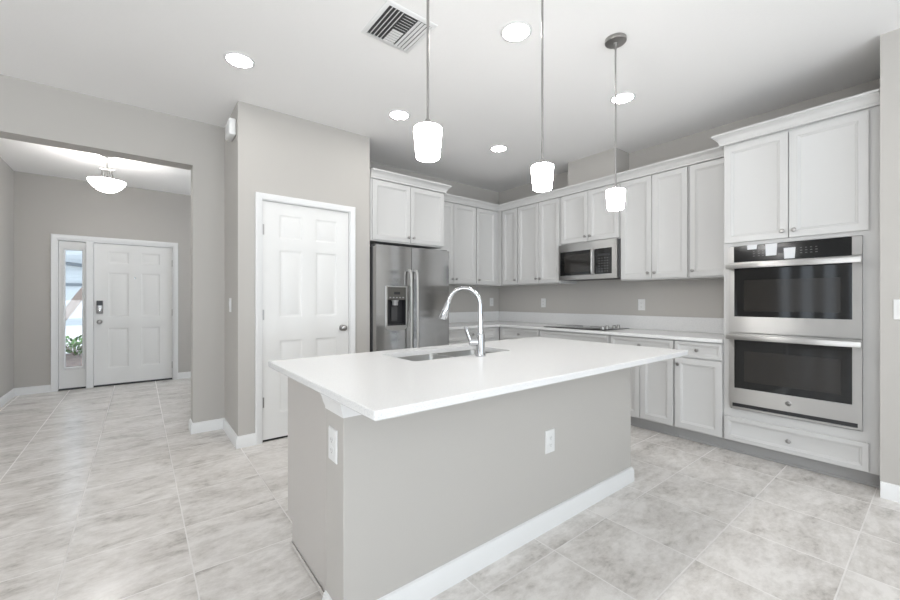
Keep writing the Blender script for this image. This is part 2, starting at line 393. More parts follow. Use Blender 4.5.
bm = nb(); box(bm, 3.02, 3.06, 5.0, 6.6, .9, .96); box(bm, 3.02, 3.06, 5.0, 6.6, 2.14, 2.2); box(bm, 3.02, 3.06, 5.0, 5.06, .96, 2.14); box(bm, 3.02, 3.06, 6.54, 6.6, .96, 2.14); struct('window_3', bm, M['trim'], 'white hall window frame', 'window')

# ------------------------------------------------------------------ outdoors beyond the sidelight
bm = nb(); box(bm, -12, 8, 7.5, 13.9, -.30, -.15); struct('ground_mulch_bed', bm, M['mulch'], 'brown mulch bed outside the sidelight', 'mulch')
bm = nb(); box(bm, -14, 10, 13.9, 40, -.30, -.14); struct('ground_driveway', bm, M['concrete'], 'pale concrete driveway outside', 'driveway')
def leaf_quad(bm, base, dirv, length, w):
    d = dirv.normalized(); s = d.cross(Vector((0, 0, 1))); s = s.normalized() if s.length > 1e-3 else Vector((1, 0, 0))
    droop = Vector((0, 0, -length*.18)); m = base+d*length*.5; t = base+d*length+droop
    up = Vector((0, 0, w*.15))
    v = [bm.verts.new(p) for p in (base, m+s*w, t, m-s*w, m-up)]
    bm.faces.new((v[0], v[1], v[4])); bm.faces.new((v[1], v[2], v[4])); bm.faces.new((v[2], v[3], v[4])); bm.faces.new((v[3], v[0], v[4]))
sh = thing('shrub', 'bright green leafy shrub seen low through the sidelight glass', 'shrub', (-1.25, 13.3, -.15))
bm = nb()
for k in range(420):
    a = random.uniform(0, 2*PI); r = .62*math.sqrt(random.random()); z = random.uniform(.03, .48)*(1-.45*(r/.62)**2)
    leaf_quad(bm, Vector((r*math.cos(a), r*math.sin(a), z)), Vector((math.cos(a), math.sin(a), random.uniform(.3, 1.6))), random.uniform(.10, .2), .03)
link('foliage', bm, M['leaf'], sh, smooth=False)
bm = nb()
for k in range(12):
    a = k*PI/6; tube(bm, [(0, 0, 0), (.22*math.cos(a), .22*math.sin(a), .3)], .008, 6)
link('stem', bm, M['trunk'], sh)
tr = thing('tree', 'pale brown leaning tree trunk with dark fronds seen through the sidelight', 'tree', (-2.15, 18, -.14))
bm = nb(); tube(bm, [(-.35, 0, 0), (.0, 0, .55), (.33, 0, 1.0), (.60, 0, 1.50), (.75, 0, 1.75)], [.17, .15, .13, .12, .11], 12); link('trunk', bm, M['trunk'], tr)
bm = nb()
for k in range(60):
    z = random.choice((1.35, 1.6, 2.1, 2.3)); leaf_quad(bm, Vector((-.05, random.uniform(-.4, .4), z+random.uniform(-.1, .1))), Vector((random.uniform(.1, 1), random.uniform(-.4, .4), random.uniform(-.2, .3))), random.uniform(.25, .5), .03)
tube(bm, [(-.1, 0, 0), (-.08, 0, 2.35)], .03, 8)
link('frond', bm, M['palmleaf'], tr, smooth=False)
hs = thing('house', 'pale blue white house front across the driveway', 'house', (-3, 29, -.14))
bm = nb(); box(bm, -9, 8, 0, 6, 0, 5.2); link('wall', bm, M['siding'], hs)
bm = nb(); prism(bm, [(-9.6, 5.2), (8.6, 5.2), (6, 7.6), (-7, 7.6)], lambda x, z, y: Vector((x, y, z)), -.3, 6.2); link('roof', bm, M['rooftrim'], hs)
bm = nb(); box(bm, -9, 8, -.12, 0, 2.1, 2.25); link('band', bm, M['rooftrim'], hs)
bm = nb(); prism(bm, [(-1.2, 3.35), (3.0, 2.85), (3.0, 3.0), (-1.2, 3.5)], lambda x, z, y: Vector((x, y, z)), -.5, 0); link('gable_edge', bm, M['rooftrim'], hs)

# ------------------------------------------------------------------ cabinets (local: x along the front, y into the wall, z up; faces -y)
def shaker(bm, x0, x1, z0, z1, fr=.057, T=.019, yb=0.0):
    def r(i, d): return [Vector((x0+i, yb-d, z0+i)), Vector((x1-i, yb-d, z0+i)), Vector((x1-i, yb-d, z1-i)), Vector((x0+i, yb-d, z1-i))]
    return loft(bm, [r(0, 0), r(0, T-.002), r(.002, T), r(fr-.010, T), r(fr-.006, T-.003), r(fr-.004, T-.005), r(fr, T-.0055), r(fr+.004, T-.010), r(fr+.006, T-.011)])
KN = [(.008, 0), (.007, .004), (.0055, .012), (.009, .016), (.0145, .020), (.0155, .024), (.013, .028), (.005, .030)]
def knob(x, z, parent, y=-.019):
    bm = nb(); lathe(bm, KN, 20, y_axis((x, y, z))); return link('knob', bm, M['nickel'], parent)
def front(name, root, x0, x1, z0, z1, knobs, fr=.057):
    bm = nb(); shaker(bm, x0, x1, z0, z1, fr); d = link(name, bm, M['cab'], root)
    for k in knobs: knob(k[0], k[1], d)
    return d
CROWN = [(0, 0), (.025, 0), (.025, .016), (.029, .020), (.032, .032), (.039, .047), (.050, .058), (.058, .063), (.060, .068), (.068, .070), (.068, .085), (0, .085)]
def upper(name, label, loc, rz, W, D, z0, z1, doors, knob_sides, dz=(.012, .022)):
    """doors: list of (x0,x1); knob side per door: 'l'/'r' edge"""
    t = thing(name, label, 'cabinet', loc, rz)
    bm = nb(); box(bm, .003, W-.003, 0, D, z0, z1, .0015); link('cabinet_box', bm, M['cab'], t)
    for (a, b), s in zip(doors, knob_sides):
        kx = a+.030 if s == 'l' else b-.030
        front('door', t, a, b, z0+dz[0], z1-dz[1], [(kx, z0+dz[0]+.055)])
    return t
R90 = -PI/2
ZT = 2.460; ZU = 1.415
XUF = 3.96; DU = XW-XUF-.001
def upperR(label, ya, yb, doors, sides, z0=ZU):
    return upper('wall_cabinet', label, (XUF, ya, 0), R90, ya-yb, DU, z0, ZT, [(ya-p, ya-q) for p, q in doors], sides)
YUF = 3.90; DUF = YF-YUF-.001
upperR('narrow single door wall cabinet in the corner beside the fridge wall', 3.84, 3.548, [(3.822, 3.552)], 'r')
upperR('two door wall cabinet between the corner and the microwave', 3.548, 2.868, [(3.538, 3.195), (3.190, 2.880)], 'rl')
upperR('short two door wall cabinet directly above the microwave', 2.868, 2.124, [(2.855, 2.502), (2.498, 2.138)], 'rl', 1.862)
upperR('two door wall cabinet between microwave and single door cabinet', 2.124, 1.472, [(2.116, 1.803), (1.798, 1.482)], 'rl')
upperR('tall single door wall cabinet tucked against the oven cabinet', 1.472, 1.114, [(1.464, 1.118)], 'l')
upper('wall_cabinet', 'two door wall cabinet immediately beside the fridge cabinet', (2.762, YUF, 0), 0, 3.514-2.762, DUF, ZU, ZT, [(.008, .366), (.371, .744)], 'rl')
upper('wall_cabinet', 'single door wall cabinet in the corner on the fridge wall', (3.514, YUF, 0), 0, 3.938-3.514, DUF, ZU, ZT, [(.008, .366)], 'l')
bm = nb(); box(bm, 3.939, XW-.001, 3.8404, YF-.001, ZU, ZT); tag(link('corner_filler', bm, M['cab']), 'plain filler block joining wall cabinets in the kitchen corner', 'cabinet')
# crown along the two runs
bm = nb(); mould(bm, [(2.762, YUF), (XUF-.022, YUF), (XUF, YUF-.06), (XUF, 1.116)], CROWN, -1, z=ZT-.014)
tag(link('crown_moulding', bm, M['cab']), 'light grey crown moulding running along the tops of corner wall cabinets', 'moulding')

# fridge cabinet
fc = upper('fridge_cabinet', 'deep two door cabinet with crown over the stainless fridge', (PX1+.004, YP, 0), 0, 2.757-PX1-.004, YF-YP-.001, 1.815, ZT, [(.020, .468), (.473, .922)], 'rl', (.014, .026))
bm = nb(); mould(bm, [(0.001, 0), (2.757-PX1-.004, 0), (2.757-PX1-.004, .218)], CROWN, -1, z=ZT-.014); link('crown', bm, M['cab'], fc)

# base cabinets
CT, CB = .900, .870
def base(label, loc, rz, W, D, drawers, doors, sides, fk=None):
    t = thing('base_cabinet', label, 'cabinet', loc, rz)
    bm = nb(); box(bm, .003, W-.003, 0, D, .104, CB, .0015); link('cabinet_box', bm, M['cab'], t)
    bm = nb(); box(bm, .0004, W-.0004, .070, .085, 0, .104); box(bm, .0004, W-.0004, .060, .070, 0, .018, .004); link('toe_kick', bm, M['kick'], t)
    for a, b, k in drawers: front('drawer', t, a, b, .728, .862, [((a+b)/2, .795)] if k else [], .034)
    for (a, b), s in zip(doors, sides): front('door', t, a, b, .116, .718, [(a+.03 if s == 'l' else b-.03, .718-.055)])
    return t
XBF = 3.68
def baseR(label, ya, yb, drawers, doors, sides):
    return base(label, (XBF, ya, 0), R90, ya-yb, XW-XBF-.001, [(ya-p, ya-q, k) for p, q, k in drawers], [(ya-p, ya-q) for p, q in doors], sides)
baseR('base cabinet with one drawer between corner and cooktop', 3.619, 2.958, [(3.560, 2.966, 1)], [(3.560, 3.266), (3.260, 2.966)], 'rl')
baseR('wide base cabinet with a plain drawer front under the cooktop', 2.958, 2.081, [(2.950, 2.092, 0)], [(2.950, 2.524), (2.518, 2.092)], 'rl')
baseR('base cabinet with one wide drawer above two doors', 2.081, 1.483, [(2.070, 1.491, 1)], [(2.070, 1.784), (1.779, 1.491)], 'rl')
baseR('narrow base cabinet with drawer and one door beside the oven cabinet', 1.483, 1.114, [(1.476, 1.122, 1)], [(1.476, 1.122)], 'l')
base('base cabinet between the stainless fridge and the kitchen corner', (2.775, 3.62, 0), 0, 3.679-2.775, YF-3.62-.001, [(.008, .820, 1)], [(.008, .411), (.417, .820)], 'rl')

# worktops
def slab(name, loops_outer, hole, zt, zb, m, label, e=.003):
    """loops_outer: CCW list of xy; hole: CCW list of xy or None"""
    bm = nb(); P = [Vector(p) for p in loops_outer]; n = len(P)
    def inset(k):
        out = []
        for i, p in enumerate(P):
            d0 = (P[i]-P[i-1]).normalized(); d1 = (P[(i+1) % n]-P[i]).normalized()
            n0 = Vector((-d0.y, d0.x)); n1 = Vector((-d1.y, d1.x)); mm = n0+n1; mm = mm/(mm.length_squared/2)
            out.append(p+mm*k)
        return out
    prof = [(e, zb), (0, zb+e), (0, zt-e), (e*.3, zt-e*.3), (e, zt)]
    R = [[bm.verts.new((q.x, q.y, z)) for q in inset(k)] for k, z in prof]
    for a, c in zip(R[:-1], R[1:]):
        for i in range(n): bm.faces.new((a[i], a[(i+1) % n], c[(i+1) % n], c[i]))
    def loop_edges(vs_): return [bm.edges.get((vs_[i], vs_[(i+1) % len(vs_)])) or bm.edges.new((vs_[i], vs_[(i+1) % len(vs_)])) for i in range(len(vs_))]
    et, eb = loop_edges(R[-1]), loop_edges(R[0])
    if hole:
        ht = [bm.verts.new((p[0], p[1], zt)) for p in hole]; hb = [bm.verts.new((p[0], p[1], zb)) for p in hole]
        for i in range(len(hole)): bm.faces.new((ht[i], ht[(i+1) % len(hole)], hb[(i+1) % len(hole)], hb[i]))
        et += loop_edges(ht); eb += loop_edges(hb)
    if hole:
        for q in range(n):
            k = (q+1) % n
            bm.faces.new((R[-1][q], R[-1][k], ht[k], ht[q])); bm.faces.new((R[0][k], R[0][q], hb[q], hb[k]))
    else: bm.faces.new(R[-1]); bm.faces.new(list(reversed(R[0])))
    return tag(link(name, bm, m, ang=20), label, 'countertop')
slab('countertop', [(2.772, 4.228), (2.772, 3.578), (3.642, 3.578), (3.642, 1.1155), (4.288, 1.1155), (4.288, 4.228)], None, CT, CB+.0005, M['quartz'],
     'white quartz worktop along the kitchen walls holding the cooktop')
bm = nb(); box(bm, 4.268, 4.2885, 1.1155, 4.2285, CT+.0005, 1.045, .002); box(bm, 2.772, 4.268, 4.208, 4.2285, CT+.0005, 1.045, .002)
tag(link('backsplash', bm, M['quartz']), 'low white quartz upstand along the kitchen walls', 'backsplash')

# ------------------------------------------------------------------ oven cabinet and double oven
oc = thing('oven_cabinet', 'tall light grey cabinet with crown housing the double wall oven', 'cabinet', (XBF, 1.1135, 0), R90)
W = 1.1135-.262; D = XW-XBF-.001
bm = nb()
box(bm, 0, .018, .0, D, .104, ZT); box(bm, W-.018, W, .0, D, .104, ZT); box(bm, .018, W-.018, 0, D, 1.636, ZT); box(bm, .018, W-.018, 0, D, .104, .362)
box(bm, .018, .0425, 0, .02, .362, 1.636); box(bm, W-.080, W-.018, 0, .02, .362, 1.636); box(bm, .018, W-.018, D-.01, D, .362, 1.636)
link('cabinet_box', bm, M['cab'], oc)
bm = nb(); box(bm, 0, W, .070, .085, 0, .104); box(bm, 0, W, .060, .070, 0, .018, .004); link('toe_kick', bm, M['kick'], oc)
front('door', oc, .0065, .400, 1.664, 2.428, [(.370, 1.664+.05)]); front('door', oc, .405, .800, 1.664, 2.428, [(.435, 1.664+.05)])
front('drawer', oc, .0065, .800, .112, .296, [(.405, .204)], .040)
bm = nb(); mould(bm, [(0, .200), (0, 0), (W-.002, 0)], CROWN, -1, z=ZT-.014); link('crown', bm, M['cab'], oc)

ov = thing('double_oven', 'stainless double wall oven with black glass doors', 'oven', (XBF, 1.0705, 0), R90)
OW = .728
bm = nb(); box(bm, .006, OW-.008, .021, .56, .372, 1.626); link('body', bm, M['darkgrey'], ov)
bm = nb(); box(bm, 0, OW, -.006, 0, .368, 1.632, .002); link('trim_flange', bm, M['steel'], ov)
bm = nb(); box(bm, .0, .033, -.032, -.006, 1.508, 1.630); box(bm, OW-.046, OW, -.032, -.006, 1.508, 1.630); box(bm, .033, OW-.046, -.012, -.006, 1.508, 1.630); cpn = link('control_panel', bm, M['steel'], ov)
bm = nb(); box(bm, .033, OW-.046, -.033, -.012, 1.508, 1.630, .0015); link('control_glass', bm, M['panelglass'], cpn)
for grp in ((.155, .185, .21), (.425, .452, .478, .505)):
    bm = nb()
    for gx in grp:
        for r in range(3):
            w = .012 if r != 2 else .010
            box(bm, gx, gx+w, -.0336, -.0328, 1.545+r*.018, 1.545+r*.018+.0045)
    link('button_legend', bm, M['dimgrey'], cpn)
bm = nb(); box(bm, .29, .40, -.0336, -.0328, 1.555, 1.60); link('display', bm, M['blackplastic'], cpn)
def oven_door(z0, z1, g0, g1, w0, w1, hz):
    bm = nb(); d = -.036
    # steel frame as one ring with the glass let in
    for a in ((0, .037, z0, z1), (OW-.044, OW, z0, z1), (.037, OW-.044, z0, g0), (.037, OW-.044, g1, z1)): box(bm, a[0], a[1], d, -.006, a[2], a[3], .0)
    dr = link('oven_door', bm, M['steel'], ov)
    bm = nb()
    for a in ((.037, .100, g0, g1), (OW-.098, OW-.044, g0, g1), (.100, OW-.098, g0, w0), (.100, OW-.098, w1, g1)): box(bm, a[0], a[1], d-.001, -.010, a[2], a[3])
    link('door_glass', bm, M['blackglass'], dr)
    bm = nb(); box(bm, .100, OW-.098, d-.0006, -.010, w0, w1); link('window', bm, M['ovenwin'], dr)
    bm = nb(); box(bm, -.004, OW+.004, d-.062, d-.040, hz-.019, hz+.019, .005, 2)
    for x in (.006, OW-.026): box(bm, x, x+.020, d-.042, d, hz-.013, hz+.013, .003)
    link('handle', bm, M['steel'], dr)
    return dr
d1 = oven_door(.966, 1.504, 1.087, 1.462, 1.130, 1.366, 1.474)
d2 = oven_door(.415, .958, .533, .908, .588, .822, .930)
bm = nb(); lathe(bm, [(.019, 0), (.019, .003), (.016, .004)], 28, y_axis((.362, -.0355, .474))); bd = link('badge', bm, M['nickel'], d2)
bm = nb(); 
for rr in (.0125, .006):
    tube(bm, [(.362+rr*math.cos(a*PI/12), -.0398, .474+rr*math.sin(a*PI/12)) for a in range(25)], .0012, 6)
link('badge_scroll', bm, M['darkgrey'], bd)
bm = nb(); box(bm, .02, OW-.02, -.020, -.006, .385, .411); link('vent_slot', bm, M['blackplastic'], ov)
bm = nb(); box(bm, 0, .02, -.024, -.006, .372, .413); box(bm, OW-.02, OW, -.024, -.006, .372, .413); box(bm, .02, OW-.02, -.024, -.006, .370, .384); link('lower_trim', bm, M['steel'], ov)
# paper tags stuck on the control glass
def on_oven(u0, u1, z0, z1, label, tilt=.004):
    bm = nb(); y0 = 1.0705
    loft(bm, [[Vector((XBF-.0338-t-k, y0-a, z)) for a, z, k in ((u0, z1, 0), (u1, z1, 0), (u1-.004, z0, tilt), (u0+.004, z0, tilt))] for t in (0, .0008)])
    tag(link('paper_tag', bm, M['paper'], smooth=False), label, 'tag', 'paper tags on the oven controls')
on_oven(.118, .182, 1.598, 1.633, 'small white tag folded over the top edge of oven control panel')
on_oven(.230, .300, 1.542, 1.630, 'larger white tag hanging in the middle of oven control panel')
on_oven(.336, .402, 1.512, 1.590, 'lowest white tag, reaching the oven handle, on control panel')

# ------------------------------------------------------------------ microwave
mw = thing('microwave', 'stainless over the range microwave with black glass door', 'microwave', (3.905, 2.862, 0), R90)
MW_, z0, z1 = .726, 1.447, 1.858
bm = nb(); box(bm, .004, .744, .03, XW-3.905-.002, z0+.006, z1); link('body', bm, M['darkgrey'], mw)
bm = nb()
for a in ((0, .020, z0, z1), (.020, .668, z1-.085, z1), (.020, .668, z0, z0+.050), (.432, .470, z0+.05, z1-.085), (.668, MW_, z0, z1)): box(bm, a[0], a[1], 0, .03, a[2], a[3])
dr = link('front_frame', bm, M['steel'], mw)
bm = nb(); box(bm, .020, .432, .002, .03, z0+.05, z1-.085); gl = link('door_glass', bm, M['blackglass'], mw)
bm = nb(); box(bm, .075, .420, .0012, .004, z0+.085, z1-.125); link('window', bm, M['ovenwin'], gl)
bm = nb(); tube(bm, [(.451, -.004, z0+.05), (.451, -.030, z0+.065), (.451, -.036, z0+.10), (.451, -.036, z1-.135), (.451, -.030, z1-.10), (.451, -.004, z1-.085)], .012, 12); link('handle', bm, M['steel'], mw)
bm = nb(); box(bm, .470, .668, .001, .03, z0+.05, z1-.085); cp = link('control_panel', bm, M['blackglass'], mw)
bm = nb()
for r in range(6):
    for c in range(4): box(bm, .515+c*.032, .530+c*.032, .0004, .0015, z0+.075+r*.028, z0+.083+r*.028)
link('button_legend', bm, M['dimgrey'], cp)
bm = nb(); box(bm, .51, .645, .0004, .0015, z0+.245, z0+.268); link('display', bm, M['blackplastic'], cp)
bm = nb(); box(bm, .02, MW_-.02, .035, .34, z0, z0+.0055); link('grease_filter', bm, M['darkgrey'], mw)

# ------------------------------------------------------------------ cooktop
ck = thing('cooktop', 'black glass electric cooktop set into the white worktop', 'cooktop', (3.715, 2.935, CT+.001))
bm = nb(); box(bm, 0, .515, -.765, 0, 0, .007, .003, 2); gs = link('glass_top', bm, M['blackglass'], ck)
for x, y, r in ((.13, -.16, .085), (.37, -.16, .105), (.13, -.46, .105), (.37, -.46, .075)):
    bm = nb(); tube(bm, [(x+r*math.cos(a*PI/24), y+r*math.sin(a*PI/24), .0072) for a in range(49)], .0012, 6); link('burner_ring', bm, M['midgrey'], gs)
for x in (.10, .185, .33, .415):
    bm = nb(); lathe(bm, [(.024, .007), (.024, .012), (.020, .016), (.018, .034), (.015, .037), (.004, .037)], 20, Matrix.Translation((x, -.690, 0))); k = link('knob', bm, M['steel'], ck)
    bm = nb(); box(bm, x-.003, x+.003, -.706, -.674, .0375, .041, .001); link('grip', bm, M['darkgrey'], k)

# ------------------------------------------------------------------ refrigerator
fr = thing('refrigerator', 'stainless side by side fridge with ice and water dispenser', 'refrigerator', (1.829, 3.508, 0))
FW, FH = .925, 1.768
bm = nb(); box(bm, .008, FW-.004, .075, .70, .012, FH-.012, .004); link('body', bm, M['darkgrey'], fr)
bm = nb(); box(bm, .02, FW-.02, .055, .074, .012, .085); link('toe_grille', bm, M['blackplastic'], fr)
SPL = .425
DXa, DXb, DZa, DZb = .130, .350, .955, 1.345
def curved_door(x0, x1, z0, z1, hole=None):
    """door whose front bulges very slightly and rounds over at its vertical edges"""
    bm = nb(); n = 60; xs = []
    prof = []
    for i in range(n+1):
        s = i/n; x = x0+(x1-x0)*s; e = min(s, 1-s)*(x1-x0)
        e = s*(x1-x0) if x0 < .1 else (1-s)*(x1-x0); y = -.003 - .007*math.sin(PI*s)
        prof.append((x, y))
    zz = [z0, z1]
    if hole: zz = [z0, hole[2], hole[3], z1]; 
    if hole:
        yy = lambda x: -.003-.007*math.sin(PI*(x-x0)/(x1-x0)); prof = sorted(set(prof+[(hole[0], yy(hole[0])), (hole[1], yy(hole[1]))]))
    for j in range(len(zz)-1):
        for i in range(len(prof)-1):
            (xa, ya), (xb, yb) = prof[i], prof[i+1]
            if hole and zz[j] == hole[2] and xa >= hole[0]-1e-6 and xb <= hole[1]+1e-6: continue
            bm.faces.new([bm.verts.new(p) for p in ((xa, ya, zz[j]), (xb, yb, zz[j]), (xb, yb, zz[j+1]), (xa, ya, zz[j+1]))])
    for z in (z0, z1):
        bm.faces.new([bm.verts.new((x, y, z)) for x, y in prof]+[bm.verts.new((x1, .07, z)), bm.verts.new((x0, .07, z))])
    for x, y in (prof[0], prof[-1]): bm.faces.new([bm.verts.new(p) for p in ((x, y, z0), (x, .07, z0), (x, .07, z1), (x, y, z1))])
    bm.faces.new([bm.verts.new(p) for p in ((x0, .07, z0), (x1, .07, z0), (x1, .07, z1), (x0, .07, z1))])
    return bm
ld = link('freezer_door', curved_door(.012, SPL-.003, .09, FH, (DXa, DXb, DZa, DZb)), M['steel_wavy'], fr)
rd = link('fridge_door', curved_door(SPL+.003, FW, .09, FH), M['steel_wavy'], fr)
def fhandle(x, par):
    bm = nb(); pts = [(x, -.004, 1.525), (x, -.040, 1.520), (x, -.055, 1.48), (x, -.060, 1.30), (x, -.061, .95), (x, -.060, .60), (x, -.055, .44), (x, -.040, .40), (x, -.004, .395)]
    tube(bm, pts, .013, 12); link('handle', bm, M['steel'], par)
fhandle(SPL-.038, ld); fhandle(SPL+.040, rd)
# dispenser: silver surround with arched bottom, dark recess, control strip, nozzle and paddle
bm = nb(); cx = (DXa+DXb)/2; hw = (DXb-DXa)/2
arch = [(-hw-.018, .04), (-hw-.018, -.010)]+[((hw+.018)*math.sin(a)*1.0, -.010-.045*math.cos(a)) for a in [(-PI/2+PI*k/16) for k in range(1, 16)]]+[(hw+.018, -.010), (hw+.018, .04)]
prism(bm, [(cx+x, DZa+z) for x, z in [(p[0], min(p[1], 0)) for p in arch]], lambda x, z, y: Vector((x, y, z)), -.021, -.002)
ds = link('dispenser_lip', bm, M['steel'], ld)
bm = nb()
for a in ((DXa-.018, DXa, DZa, DZb+.012), (DXb, DXb+.018, DZa, DZb+.012), (DXa, DXb, DZb, DZb+.012)): box(bm, a[0], a[1], -.020, -.002, a[2], a[3], .002)
link('dispenser_bezel', bm, M['steel'], ld)
bm = nb()
box(bm, DXa, DXb, .060, .068, DZa, DZb); box(bm, DXa, DXa+.004, -.004, .060, DZa, DZb); box(bm, DXb-.004, DXb, -.004, .060, DZa, DZb); box(bm, DXa+.004, DXb-.004, -.004, .060, DZa, DZa+.012)
rc = link('dispenser_recess', bm, M['blackplastic'], ld)
bm = nb(); box(bm, DXa+.004, DXb-.004, -.018, .059, 1.215, DZb, .004); dc = link('dispenser_controls', bm, mat('bronze_grey_panel', (.12, .115, .105), .3, .6), ld)
bm = nb(); box(bm, cx-.035, cx+.035, -.0195, -.0178, 1.272, 1.298); link('display', bm, M['blackplastic'], dc)
bm = nb()
for k in range(5): box(bm, DXa+.022+k*.038, DXa+.040+k*.038, -.0195, -.0178, 1.235, 1.246)
link('button', bm, M['midgrey'], dc)
bm = nb(); lathe(bm, [(.030, 0), (.030, .03), (.038, .055)], 20, Matrix.Translation((cx, .025, 1.160))); link('nozzle', bm, M['midgrey'], rc)
bm = nb(); box(bm, cx-.035, cx+.035, .038, .044, 1.0, 1.15, .003); link('paddle', bm, M['darkgrey'], rc)
for x in (.006, FW-.085):
    bm = nb(); box(bm, x, x+.079, .02, .12, FH-.0118, FH+.012, .004); link('hinge_cover', bm, M['darkgrey'], fr)
bm = nb(); lathe(bm, [(.015, 0), (.015, .003), (.012, .004)], 24, y_axis((FW-.085, -.001, 1.69))); link('badge', bm, M['nickel'], rd)
bm = nb(); 
bm.free()
for x in (.06, FW-.06):
    for y in (.12, .6):
        bm = nb(); lathe(bm, [(.02, 0), (.02, .013)], 12, Matrix.Translation((x, y, 0))); link('foot', bm, M['blackplastic'], fr)

# ------------------------------------------------------------------ island
IX0, IX1, IY0, IYm, IY1 = .565, 2.590, 1.320, 1.485, 2.100
isl = thing('kitchen_island', 'grey kitchen island base with white baseboard under a white quartz top', 'island', (IX0, IY0, 0))
LW = IX1-IX0
bm = nb(); box(bm, 0, LW, 0, IYm-IY0, 0, .8695, .002); link('knee_wall', bm, M['wall'], isl)
bm = nb(); mould(bm, [(0, IYm-IY0), (0, 0), (LW, 0), (LW, IYm-IY0)], BB, -1); link('baseboard', bm, M['trim'], isl)
CAP = [(0, 0), (.004, 0), (.006, .010), (.016, .026), (.026, .050), (.030, .056), (.034, .058), (.034, .070), (0, .070)]
CAP = [(o*.7, h) for o, h in CAP]
bm = nb(); mould(bm, [(0, IYm-IY0), (0, 0), (LW, 0), (LW, IYm-IY0)], CAP, -1, z=.7993); link('cap_moulding', bm, M['trim'], isl)
bm = nb(); e0 = .046
cy0, cy1, cx0, cx1 = IYm-IY0, IY1-IY0-.02, e0, LW-.034
box(bm, cx0, .515, cy0, cy1, .104, .8695); link('cabinet_box', bm, M['cab'], isl); bm = nb(); box(bm, 1.29, cx1, cy0, cy1, .104, .8695); link('cabinet_box', bm, M['cab'], isl); bm = nb(); box(bm, .516, 1.289, cy0, cy1, .104, .64); box(bm, e0+.02, LW-.054, IYm-IY0, IY1-IY0-.095, 0, .104); link('cabinet_box', bm, M['cab'], isl)
bm = nb(); yb = IY1-IY0
prism(bm, [(IYm-IY0, .0), (yb-.075, 0), (yb-.075, .118), (yb, .118), (yb, .8695), (IYm-IY0, .8695)], lambda y, z, x: Vector((x, y, z)), e0-.012, e0)
ep = link('end_panel', bm, M['panel'], isl)
bm = nb(); box(bm, e0-.024, e0-.012, IYm-IY0+.016, yb-.075, 0, .018, .005); link('shoe_moulding', bm, M['panel'], isl)
bm = nb(); prism(bm, [(IYm-IY0, .0), (yb-.075, 0), (yb-.075, .118), (yb, .118), (yb, .8695), (IYm-IY0, .8695)], lambda y, z, x: Vector((x, y, z)), LW-.034, LW-.022); link('end_panel', bm, M['panel'], isl)
# working side: doors facing the fridge
bkx = [(.05, .44), (.445, .835), (.84, 1.41), (1.415, 1.98)]
for a, b in bkx:
    bm = nb()
    def r(i, d): return [Vector((a+i, yb-.02+d, .116+i)), Vector((b-i, yb-.02+d, .116+i)), Vector((b-i, yb-.02+d, .855-i)), Vector((a+i, yb-.02+d, .855-i))]
    loft(bm, [r(0, 0), r(0, .017), r(.002, .019), r(.050, .019), r(.057, .012), r(.061, .008)]); dd = link('door', bm, M['cab'], isl)
    bm = nb(); lathe(bm, KN, 16, Matrix.Translation((b-.03, yb-.001, .80)) @ Matrix.Rotation(-PI/2, 4, 'X')); link('knob', bm, M['nickel'], dd)

# island worktop with sink cut-out
HX0, HX1, HY0, HY1 = 1.105, 1.830, 1.690, 2.055
def xy(pts): return [(p.x, p.y) for p in pts]
out = xy(rrect(.522, 2.690, 1.004, 2.178, .009, 0, 6)); hol = xy(rrect(HX0, HX1, HY0, HY1, .03, 0, 6))
slab('countertop', out, hol, CT, CB, M['quartz'], 'large white quartz island top with the sink cut into it', .004)
sk = thing('sink', 'stainless double bowl sink under the island worktop', 'sink', (0, 0, 0))
def bowl(x0, x1, y0, y1, depth):
    bm = nb(); zt = CB-.001
    rings = [rrect(x0-.014, x1+.006, y0-.014, y1+.014, .03, zt), rrect(x0, x1, y0, y1, .03, zt), rrect(x0+.002, x1-.002, y0+.002, y1-.002, .03, zt-.01), rrect(x0+.010, x1-.010, y0+.010, y1-.010, .03, zt-depth+.04),
             rrect(x0+.022, x1-.022, y0+.022, y1-.022, .05, zt-depth+.012), rrect(x0+.05, x1-.05, y0+.05, y1-.05, .03, zt-depth)]
    loft(bm, rings, False, True); return bm
xm = 1.490
for (a, b, nm) in ((HX0+.002, xm-.014, 'bowl'), (xm+.014, HX1-.002, 'bowl')):
    o = link(nm, bowl(a, b, HY0+.002, HY1-.002, .19), M['sinksteel'], sk, ang=60)
    bm = nb(); lathe(bm, [(.045, .001), (.045, .004), (.03, .002), (.028, -.02), (.004, -.02)], 24, Matrix.Translation(((a+b)/2, (HY0+HY1)/2, CB-.191)), False, True); link('drain', bm, M['nickel'], o)
# faucet
fa = thing('faucet', 'tall chrome gooseneck pull down faucet beside the sink', 'faucet', (1.505, 1.628, CT+.0005), math.radians(30))
bm = nb(); lathe(bm, [(.030, 0), (.030, .006), (.027, .010), (.026, .015), (.0245, .020), (.0235, .12), (.021, .128), (.016, .132)], 28); link('body', bm, M['chrome'], fa)
bm = nb(); R_ = .098; top = .395-.013-R_
pts = [(0, 0, .13), (0, 0, .2), (0, 0, top)]+[(0, R_-R_*math.cos(PI*k/14), top+R_*math.sin(PI*k/14)) for k in range(1, 14)]
tube(bm, pts, [.0155, .0135]+[.0125]*(len(pts)-2), 16); link('spout', bm, M['chrome'], fa)
p0, p1 = Vector(pts[-2]), Vector(pts[-1]); dv = (p1-p0).normalized()
bm = nb(); q = [p1, p1+dv*.012, p1+dv*.016, p1+dv*.055, p1+dv*.10, p1+dv*.108]
tube(bm, q, [.0135, .0140, .0165, .019, .0255, .0225], 18); link('spray_head', bm, M['chrome'], fa)
